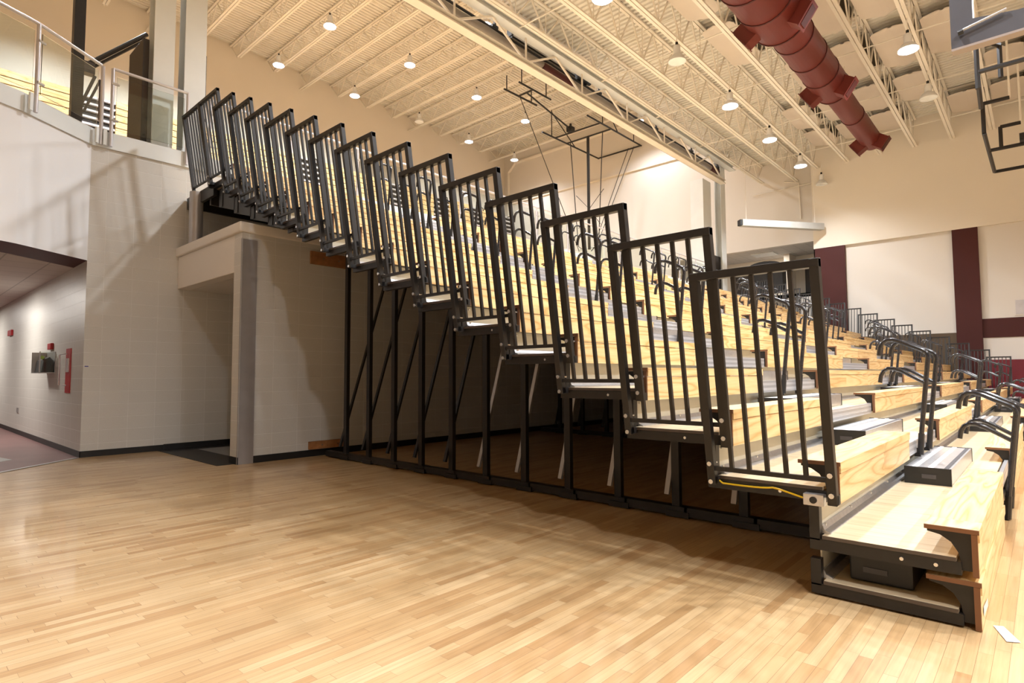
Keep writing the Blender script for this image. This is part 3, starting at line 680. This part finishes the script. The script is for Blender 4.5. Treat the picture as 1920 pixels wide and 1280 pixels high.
# ------------------------------------------------------------------ telescopic bleacher rows
ARC = [(0, 0), (.0, .19), (.20, .19), (.20, .175)]
for i in range(1, 8):
    a = i / 8 * PI / 2; ARC.append((.045 + .155 * math.cos(a), .0 + .175 - .0 - (.175 - .0) * math.sin(a) * .98 - .0 if False else .175 - .165 * math.sin(a)))
ARC += [(.045, .0)]
for n in range(1, NT_ + 1):
    yb, zt = back(n), top(n); first = n == 1
    t = thing('bleacher_row', 'telescopic bleacher row with pine bench, %s' % ('lowest one, tucked in under the second' if first else ('%s tier up from the gym floor' % ORD[n - 1]) if n < NT_ else 'topmost tier below the upper floor'),
              'bleacher row', (0, yb, 0), 'telescopic bleacher rows')
    X0, X1 = 0.0, LX
    yf = -W
    MB().box(X0, X1, yf, -.012, zt - .02, zt).build('deck_board', 'ply', t)
    chb = max(zt - .085, .012)
    for s, xa in ((0, .004), (1, LX - .054)):
        MB().box(xa, xa + .05, yf - .02, .055, chb, zt - .022).build('end_channel', 'black', t)
    rh = .262 if n > 1 else .20
    if n < NT_:
        for xa in (.004, LX - .054):
            MB().box(xa, xa + .055, .0, .055, zt - .03, zt + rh - .06 + (.0 if n > 1 else -.02)).build('rear_post', 'black', t)
        MB().box(.058, LX - .058, .006, .014, zt, zt + (.21 if n > 1 else .18)).build('riser_panel', 'riser', t)
        m = MB().prism([(.006, zt), (-.045, zt), (-.045, zt + .008), (-.012, zt + .02), (.0, zt + .05), (.006, zt + .05)], 'x', .06, LX - .06)
        m.build('riser_toe', 'alum', t)
        if 2 <= n <= 7:
            for q in range(7): MB().tube([(.1 + q * .62, .004, zt + .045), (.1 + q * .62, -.012, zt + .045)], .009, 6).build('screw', 'bolt', t)
            MB().tube([(.09, .008, zt + .17), (.09, -.008, zt + .17)], .009, 6).build('screw', 'bolt', t)
            for y_ in (-.55, -.40): MB().tube([(.005, y_, zt - .052), (-.006, y_, zt - .052)], .010, 8).build('channel_bolt', 'bolt', t)
    MB().box(.055, LX - .055, yf - .02, yf + .03, chb + .005, zt - .022).build('nose_beam', 'black', t)
    for xa, xb in BENCH:
        m = MB(); m.k = 0
        m.box(xa + .012, xb - .012, yf - .098, yf + .13, zt + .128, zt + .150)
        m.box(xa + .012, xb - .012, yf - .098, yf - .072, zt + .088, zt + .128)
        m.box(xa + .014, xb - .014, yf - .091, yf - .065, zt - .085, zt + .083)
        m.k = 1
        for s, xe in ((0, xa), (1, xb)):
            x_0, x_1 = (xe, xe + .012) if s == 0 else (xe - .012, xe)
            m.box(x_0, x_1, yf - .098, yf + .13, zt + .128, zt + .150); m.box(x_0 + (.002 if s == 0 else 0), x_1 - (0 if s == 0 else .002), yf - .09, yf - .065, zt - .085, zt + .127)
        bn = m.build('bench', ['pine', 'pine_edge'], t)
        for xe in (xa + .03, (xa + xb) / 2, xb - .045):
            pr = [(yf - .064 + u_, zt - .065 + v_) for u_, v_ in ((0, 0), (0, .192), (.185, .192), (.185, .176), (.13, .165), (.085, .135), (.055, .085), (.045, .02), (.06, .0))]
            MB().prism(pr, 'x', xe, xe + .012).build('seat_bracket', 'black', bn)
    if n > 1:
        for xa, xb in AISLE:
            MB().box(xa + .01, xb - .01, yf - .055, yf - .025, zt - .09, zt + .03).build('aisle_nosing', 'alumrib', t)
    if 3 <= n <= 14:
        for xp in (1.2, 6.6, 12.6, 18.4, 23.6):
            yp = -.36
            MB().box(xp, xp + .055, yp, yp + .075, .06, zt - .075).build('support_post', 'black', t)
            MB().bar((xp - .04, yp + .1, .20), (xp + .30 * max(.2, zt - .35), yp + .1, zt - .09), .045, .03).build('diagonal_brace', 'stain' if n in (4, 5, 6, 7, 8, 9) else 'black', t)  # paler braces in the middle rows: light on their faces put into the colour
            m = MB(); m.box(xp - .02, xp + .075, yp - .08, yp + .56, .02, .10); m.box(xp - .035, xp + .09, yp - .10, yp + .12, .008, .06)
            m.tube([(xp - .01, yp, .03), (xp + .06, yp, .03)], .028, 10)
            m.build('wheel_channel', 'black', t)
        MB().bar((1.0, -.3, zt - .12), (LX - 1.0, -.3, zt - .12), .05, .06).build('deck_support', 'black', t)
    if n >= 13:
        dh = (.05, .13, .20, .27, .33)[n - 13]
        MB().box(.07, LX - .07, -.16, -.10, zt - .09 - dh, zt - .09).build('cross_beam', 'black', t)  # beam depth sized to give the dark shaded mass under the top rows
        MB().prism([(-W, zt - .09 - dh + .02 - .17), (-W, zt - .09), (0, zt - .09), (0, zt - .09 - dh + .02)] if n > 13 else [(-.3, zt - .13), (-.3, zt - .09), (0, zt - .09), (0, zt - .14)], 'x', .08, .11).build('shade_plate', 'black', t)  # black plate added to fill the band of shade below the top rows
    if n <= 2:
        for xp in (.06, .9, 6.6, 12.6, 18.4, 23.6):
            if n == 1: MB().tube([(xp, -.06, .03), (xp + .05, -.06, .03)], .028, 10).tube([(xp, -.55, .03), (xp + .05, -.55, .03)], .028, 10).build('caster_wheel', 'rubber', t)
    if n == NT_:
        MB().box(X0, X1, -.012, YW - yb - .03, zt - .02, zt).build('walkway_board', 'ply', t)
        MB().box(.004, .06, .055, YW - yb - .03, zt - .20, zt - .022).box(.06, LX, .3, .36, zt - .30, zt - .022).box(.06, LX, .95, 1.01, zt - .26, zt - .022).build('walkway_frame', 'black', t)
# ------------------------------------------------------------------ aisle steps
m = MB(); w_ = 1.0
st = thing('aisle_step', '', 'aisle step')
def step_mesh(L):
    t = thing('aisle_step', 'aluminium box step on the second tier in the aisle nearest the end railings', 'aisle step', (0, 0, 0), 'aluminium aisle steps')
    m = MB(); m.box(.02, L - .02, 0, .32, .125, .137); m.k = 1
    for ya in (.125, .235): m.box(.022, L - .022, ya, ya + .035, .137, .141)
    m.k = 2; m.box(.022, L - .022, .018, .048, .137, .141)
    m.build('tread', ['alum', 'lint', 'plate'], t)
    MB().box(.02, L - .02, 0, .012, .004, .125).build('front_face', 'alum', t)
    MB().box(0, .02, -.004, .325, .0, .142).build('end_cap', 'plastic', t); MB().box(L - .02, L, -.004, .325, .0, .142).build('end_cap', 'plastic', t)
    MB().box(-.006, 0, .1, .2, .05, .085).build('hand_slot', 'plate', t)
    return t
COL.objects.unlink(st); bpy.data.objects.remove(st)
for ai, (xa, xb) in enumerate(AISLE):
    base = step_mesh(xb - xa - .06); ks = None; usedb = False; KS = kids(base)
    for n in range(2, NT_):
        o_ = base if not usedb else copy_tree(base, KS); usedb = True
        o_.location = (xa - .05 if ai == 0 else xa + .03, back(n) - .40, top(n))
        o_['label'] = 'striped aluminium step on the %s tier in the %s' % (ORD[n - 1], AN[ai])
t = thing('aisle_step', 'black plastic step stored inside the dark gap between the two lowest tiers', 'aisle step', (.13, back(1) - .43, top(1)))
MB().box(0, 1.9, 0, .31, .006, .15).build('step_body', 'plastic', t, bevel=.01); MB().box(-.006, 0, .12, .24, .06, .09).build('hand_slot', 'plate', t)

# ------------------------------------------------------------------ end guard railings
def guard(sign):
    t = thing('guard_railing', '', 'guard railing', (0, 0, 0), 'black end railings')
    yf, yk, H = -.729, .022, 1.298
    def at(y, z): return (sign * (-.062 - .20 * (z / H) + .0), y, z)
    P_ = .05
    MB().bar(at(yf + .025, -.085), at(yf + .025, H), P_).build('front_post', 'black', t, bevel=.003)
    MB().bar(at(yk - .025, -.045), at(yk - .025, H), P_).build('rear_post', 'black', t, bevel=.003)
    MB().bar(at(yf, H - .025), at(yk, H - .025), P_).build('top_rail', 'black', t, bevel=.003)
    MB().bar(at(yf + .05, .055), at(yk - .05, .055), .028).build('bottom_rail', 'black', t)
    for k in range(5):
        y = yf + .05 + (yk - yf - .1) * (k + 1) / 6.0
        MB().bar(at(y, .055), at(y, H - .05), .024).build('baluster', 'black', t)
    m = MB()
    for z in (.0 - .03, .085):
        for y in (yf + .025, yk - .025):
            a = Vector(at(y, z)); s_ = -sign
            m.lathe((0, 0, 0), [], 8) if False else m.tube([a + Vector((s_ * .022, 0, 0)), a + Vector((s_ * .038, 0, 0))], .015, 8)
            m.tube([a - Vector((s_ * .036, 0, 0)), a - Vector((s_ * .024, 0, 0))], .016, 10)
            m.tube([a - Vector((s_ * .022, 0, 0)), a - Vector((s_ * .075, 0, 0))], .008, 6)
    m.build('bolt', 'bolt', t)
    MB().box(min(sign * -.075, 0), max(sign * -.075, 0.0), yf, yf + .05, -.085, -.03).build('mounting_lug', 'black', t)
    m = MB(); m.box(min(sign * -.075, 0), max(sign * -.075, 0.0), yk - .05, yk - .005, -.045, .0)
    m.build('mounting_lug', 'black', t)
    return t
g1 = guard(1); K1 = kids(g1); g2 = guard(-1); K2 = kids(g2)
for i, n in enumerate(range(3, NT_ + 1)):
    o_ = g1 if i == 0 else copy_tree(g1, K1); o_.location = (0, back(n), top(n))
    o_['label'] = 'black barred guard railing at the near end, %s counting up the slope' % NTH[i]
    o_ = g2 if i == 0 else copy_tree(g2, K2); o_.location = (LX, back(n), top(n))
    o_['label'] = 'black barred guard railing at the far end, %s counting up the slope' % NTH[i]; o_['group'] = 'far end railings'
o_ = copy_tree(g1, K1); o_.location = (0, back(NT_) + .76, top(NT_)); o_['label'] = 'black barred guard railing at the near end of the top walkway'
# ------------------------------------------------------------------ aisle handrails
def arcpts(p0, p1, p2, k=5):
    out = []
    for i in range(k + 1):
        s = i / k; out.append(tuple((1 - s) ** 2 * p0[j] + 2 * s * (1 - s) * p1[j] + s * s * p2[j] for j in range(3)))
    return out
def handrail():
    t = thing('aisle_handrail', '', 'handrail', (0, 0, 0), 'looped aisle handrails')
    for dx in (-.30, .28):
        pts = [(dx, 0, .0), (dx, -.085, .80)] + arcpts((dx, -.09, .83), (dx, -.095, .895), (dx, -.03, .92)) + arcpts((dx, .13, 1.0), (dx, .30, 1.08), (dx, .31, .87))
        MB().tube(pts, .021, 10).build('looped_tube', 'blackgloss', t, smooth=True)
        pts = [(dx, -.06, .60)] + arcpts((dx, .13, .715), (dx, .30, .80), (dx, .31, .60))
        MB().tube(pts, .019, 10).build('mid_rail', 'blackgloss', t, smooth=True)
        MB().tube([(dx, .003, -.08), (dx, -.012, .12)], .026, 8).box(dx - .012, dx + .012, .0, .05, -.10, -.02).build('socket', 'black', t)
    return t
h0 = handrail(); KH = kids(h0); first = True
for ai, (xa, xb) in enumerate(AISLE):
    for n in (1, 3, 5, 7, 9, 11, 13, 15, 17):
        o_ = h0 if first else copy_tree(h0, KH); first = False
        yy = back(n) - W - .085
        o_.location = ((xa + xb) / 2 - .03, yy, top(n) + (0.0 if n == 1 else -.03))
        o_['label'] = 'black looped tube handrail at the %s tier in the %s' % (ORD[n - 1], AN[ai])

# ------------------------------------------------------------------ small things
m = MB(); y3, z3 = back(3), top(3)
pts = [(-.012, y3 - .01, z3 - .02)] + arcpts((-.014, y3 - .05, z3 - .045), (-.014, y3 - .3, z3 - .05), (-.014, y3 - .36, z3 - .035), 6) + arcpts((-.014, y3 - .4, z3 - .04), (-.014, y3 - .46, z3 - .055), (-.014, y3 - .545, z3 - .075), 5)
tag(m.tube(pts, .0055, 8).build('yellow_cable', 'yellow', smooth=True), 'yellow cable strung along the end of the third tier to the socket box', 'cable')
t = thing('socket_box', 'small metal socket box with black round plug at the end of the third tier', 'socket box', (0, y3 - .60, z3 - .07))
MB().box(-.06, -.001, -.055, .055, -.033, .033).build('box', 'alum', t, bevel=.004); MB().tube([(-.061, .0, 0), (-.066, .0, 0)], .02, 14).build('round_socket', 'plastic', t)
for lb, (xa, xb, za, zb) in (('upper', (.98, 1.64, 3.12, 3.33)), ('lower', (1.0, 1.64, .115, .24))):
    t = thing('wood_blocking', '%s brown wood block bolted to the block wall behind the frame' % lb, 'wood block', (xa, PY - .05, za))
    MB().box(0, xb - xa, 0, .038, 0, zb - za).build('plank', 'wblock', t); m = MB()
    for q in (.22, .5): m.tube([(q, -.012, (zb - za) / 2), (q, .0, (zb - za) / 2)], .012, 8)
    m.build('bolt', 'bolt', t)
Xc = -1.46
t = thing('extinguisher_cabinet', 'steel edged clear wall cabinet with dark cover on the corridor wall', 'wall cabinet', (Xc, 10.3, 1.37))
MB().box(-.24, -.0, .02, .8, 0, .015).box(-.24, 0, .78, .8, 0, .4).box(-.012, 0, .02, .78, .015, .4).box(-.24, -.225, .02, .04, 0, .4).build('case', 'stain', t)
MB().box(-.235, -.01, .022, .028, .02, .4).build('clear_side', 'glass', t)
MB().prism([(-.2, .02), (-.03, .02), (-.03, .24), (-.08, .30), (-.17, .24)], 'y', .08, .7).build('dark_cover', 'plastic', t); MB().tube([(-.19, .12, .29), (-.15, .3, .29)], .035).build('green_tag', 'green', t)
t = thing('alarm_plate', 'tall red plate with metal handle on the corridor wall near the corner', 'red plate', (Xc, 9.05, 1.02))
MB().box(-.012, 0, 0, .36, 0, .77).build('back_plate', 'red', t); m = MB(); m.tube([(-.02, .24, .13), (-.12, .26, .14), (-.12, .26, .66), (-.02, .24, .68)], .012); m.build('handle', 'alum', t)
MB().box(-.03, -.012, .1, .24, .36, .6).build('label_plate', 'sgrey', t)
tag(MB().box(Xc - .05, Xc, 10.55, 10.85, 1.82, 1.94).build('alarm_strobe', 'red', bevel=.008), 'dark red alarm box on the corridor wall above the clear cabinet', 'alarm')
tag(MB().box(Xc - .05, Xc, 15.4, 15.9, 2.33, 2.47).build('alarm_strobe', 'red', bevel=.008), 'small red alarm box far along the corridor wall', 'alarm')
tag(MB().box(Xc - .012, Xc, 14.1, 14.35, .48, .6).build('wall_outlet', 'stain'), 'small metal outlet plate low on the corridor wall', 'outlet')
tag(MB().box(-1.44, -1.39, YW - .003, YW, 1.46, 1.475).build('tape_mark', 'blue'), 'tiny blue mark on the block wall beside the corner', 'tape mark')
m = MB(); m.quad([(.10, back(1) - W - .0945, .10), (.36, back(1) - W - .0945, .07), (.36, back(1) - W - .0945, .03), (.10, back(1) - W - .0945, .05)])
m.quad([(-.05, -3.12, .004), (.14, -3.06, .004), (.16, -3.10, .004), (-.02, -3.17, .004)])
tag(m.build('tape_scrap', 'lint'), 'scrap of pale tape on the floor against the lowest bench front', 'tape')
t = thing('covered_cart', 'black covered cart with rounded top standing in the far concourse', 'cart', (27.0, 7.0, ZD))
m = MB(); m.prism([(-.85, 0)] + [(-.85 * math.cos(k * PI / 10), 1.35 + .28 * math.sin(k * PI / 10)) for k in range(11)] + [(.85, 0)], 'x', -.3, .3); m.build('cover', 'plastic', t)
m = MB(); m.box(XF + 3.2, XF + 3.4, 8.4, 8.7, ZD + 1.9, ZD + 2.1); tag(m.build('exit_light', 'red'), 'small exit light on the concourse wall', 'exit light')
tag(MB().box(XF - .03, XF, 9.78, 9.95, 7.75, 8.2).build('alarm_strobe', 'red'), 'red strobe on the far wall left of the far column', 'alarm')
for i, (y0_, y1_) in enumerate(((7.4, 8.6), (10.8, 12.0))):
    tag(MB().box(XF + 1.2, XF + 2.2, y0_, y1_, 7.96, 8.0).build('ceiling_light', 'lint'), 'flat unlit panel added on the far concourse ceiling, %s' % ('near one' if i == 0 else 'left one'), 'ceiling light')  # added panels under the extra concourse light, not glowing
tag(MB().box(-3.3, -2.7, 12, 13.2, 3.16, 3.2).build('ceiling_light', 'troffer'), 'flat ceiling light in the corridor under the balcony', 'ceiling light')
def area(loc, sx, sy, e, c=(1, .95, .88)):
    l = bpy.data.lights.new('area_lamp', 'AREA'); l.shape = 'RECTANGLE'; l.size = sx; l.size_y = sy; l.energy = e; l.color = c
    o = bpy.data.objects.new('area_lamp', l); COL.objects.link(o); o.location = loc; return o
area((-3.0, 12.6, 3.14), .6, 1.2, 90); area((-3.0, 17.6, 3.14), .6, 1.2, 90); area((XF + 1.7, 8, 7.94), 1, 1.2, 60)  # last one is an added light brightening the concourse, no lit fixture there

# ------------------------------------------------------------------ world, camera, view
w = bpy.data.worlds.new('World'); S.world = w; w.use_nodes = True
w.node_tree.nodes['Background'].inputs[0].default_value = (.8, .85, 1, 1); w.node_tree.nodes['Background'].inputs[1].default_value = .1
cd = bpy.data.cameras.new('Camera'); co = bpy.data.objects.new('Camera', cd); COL.objects.link(co)
yaw, pitch, roll, f = .7392, .0583, -.0047, 1092.34
F = Vector((math.cos(pitch) * math.cos(yaw), math.cos(pitch) * math.sin(yaw), math.sin(pitch)))
r_ = Vector((math.sin(yaw), -math.cos(yaw), 0)); u_ = r_.cross(F)
r2 = r_ * math.cos(roll) + u_ * math.sin(roll); u2 = -r_ * math.sin(roll) + u_ * math.cos(roll)
mt = Matrix((r2, u2, -F)).transposed().to_4x4(); mt.translation = Vector((-3.7586, -3.3071, 1.285))
co.matrix_world = mt; cd.sensor_width = 36; cd.lens = f * 36 / 1920; cd.clip_start = .05; cd.clip_end = 200
S.camera = co
S.view_settings.view_transform = 'Standard'; S.view_settings.look = 'None'; S.view_settings.gamma = 1
S.view_settings.use_curve_mapping = False; S.view_settings.exposure = 0.48
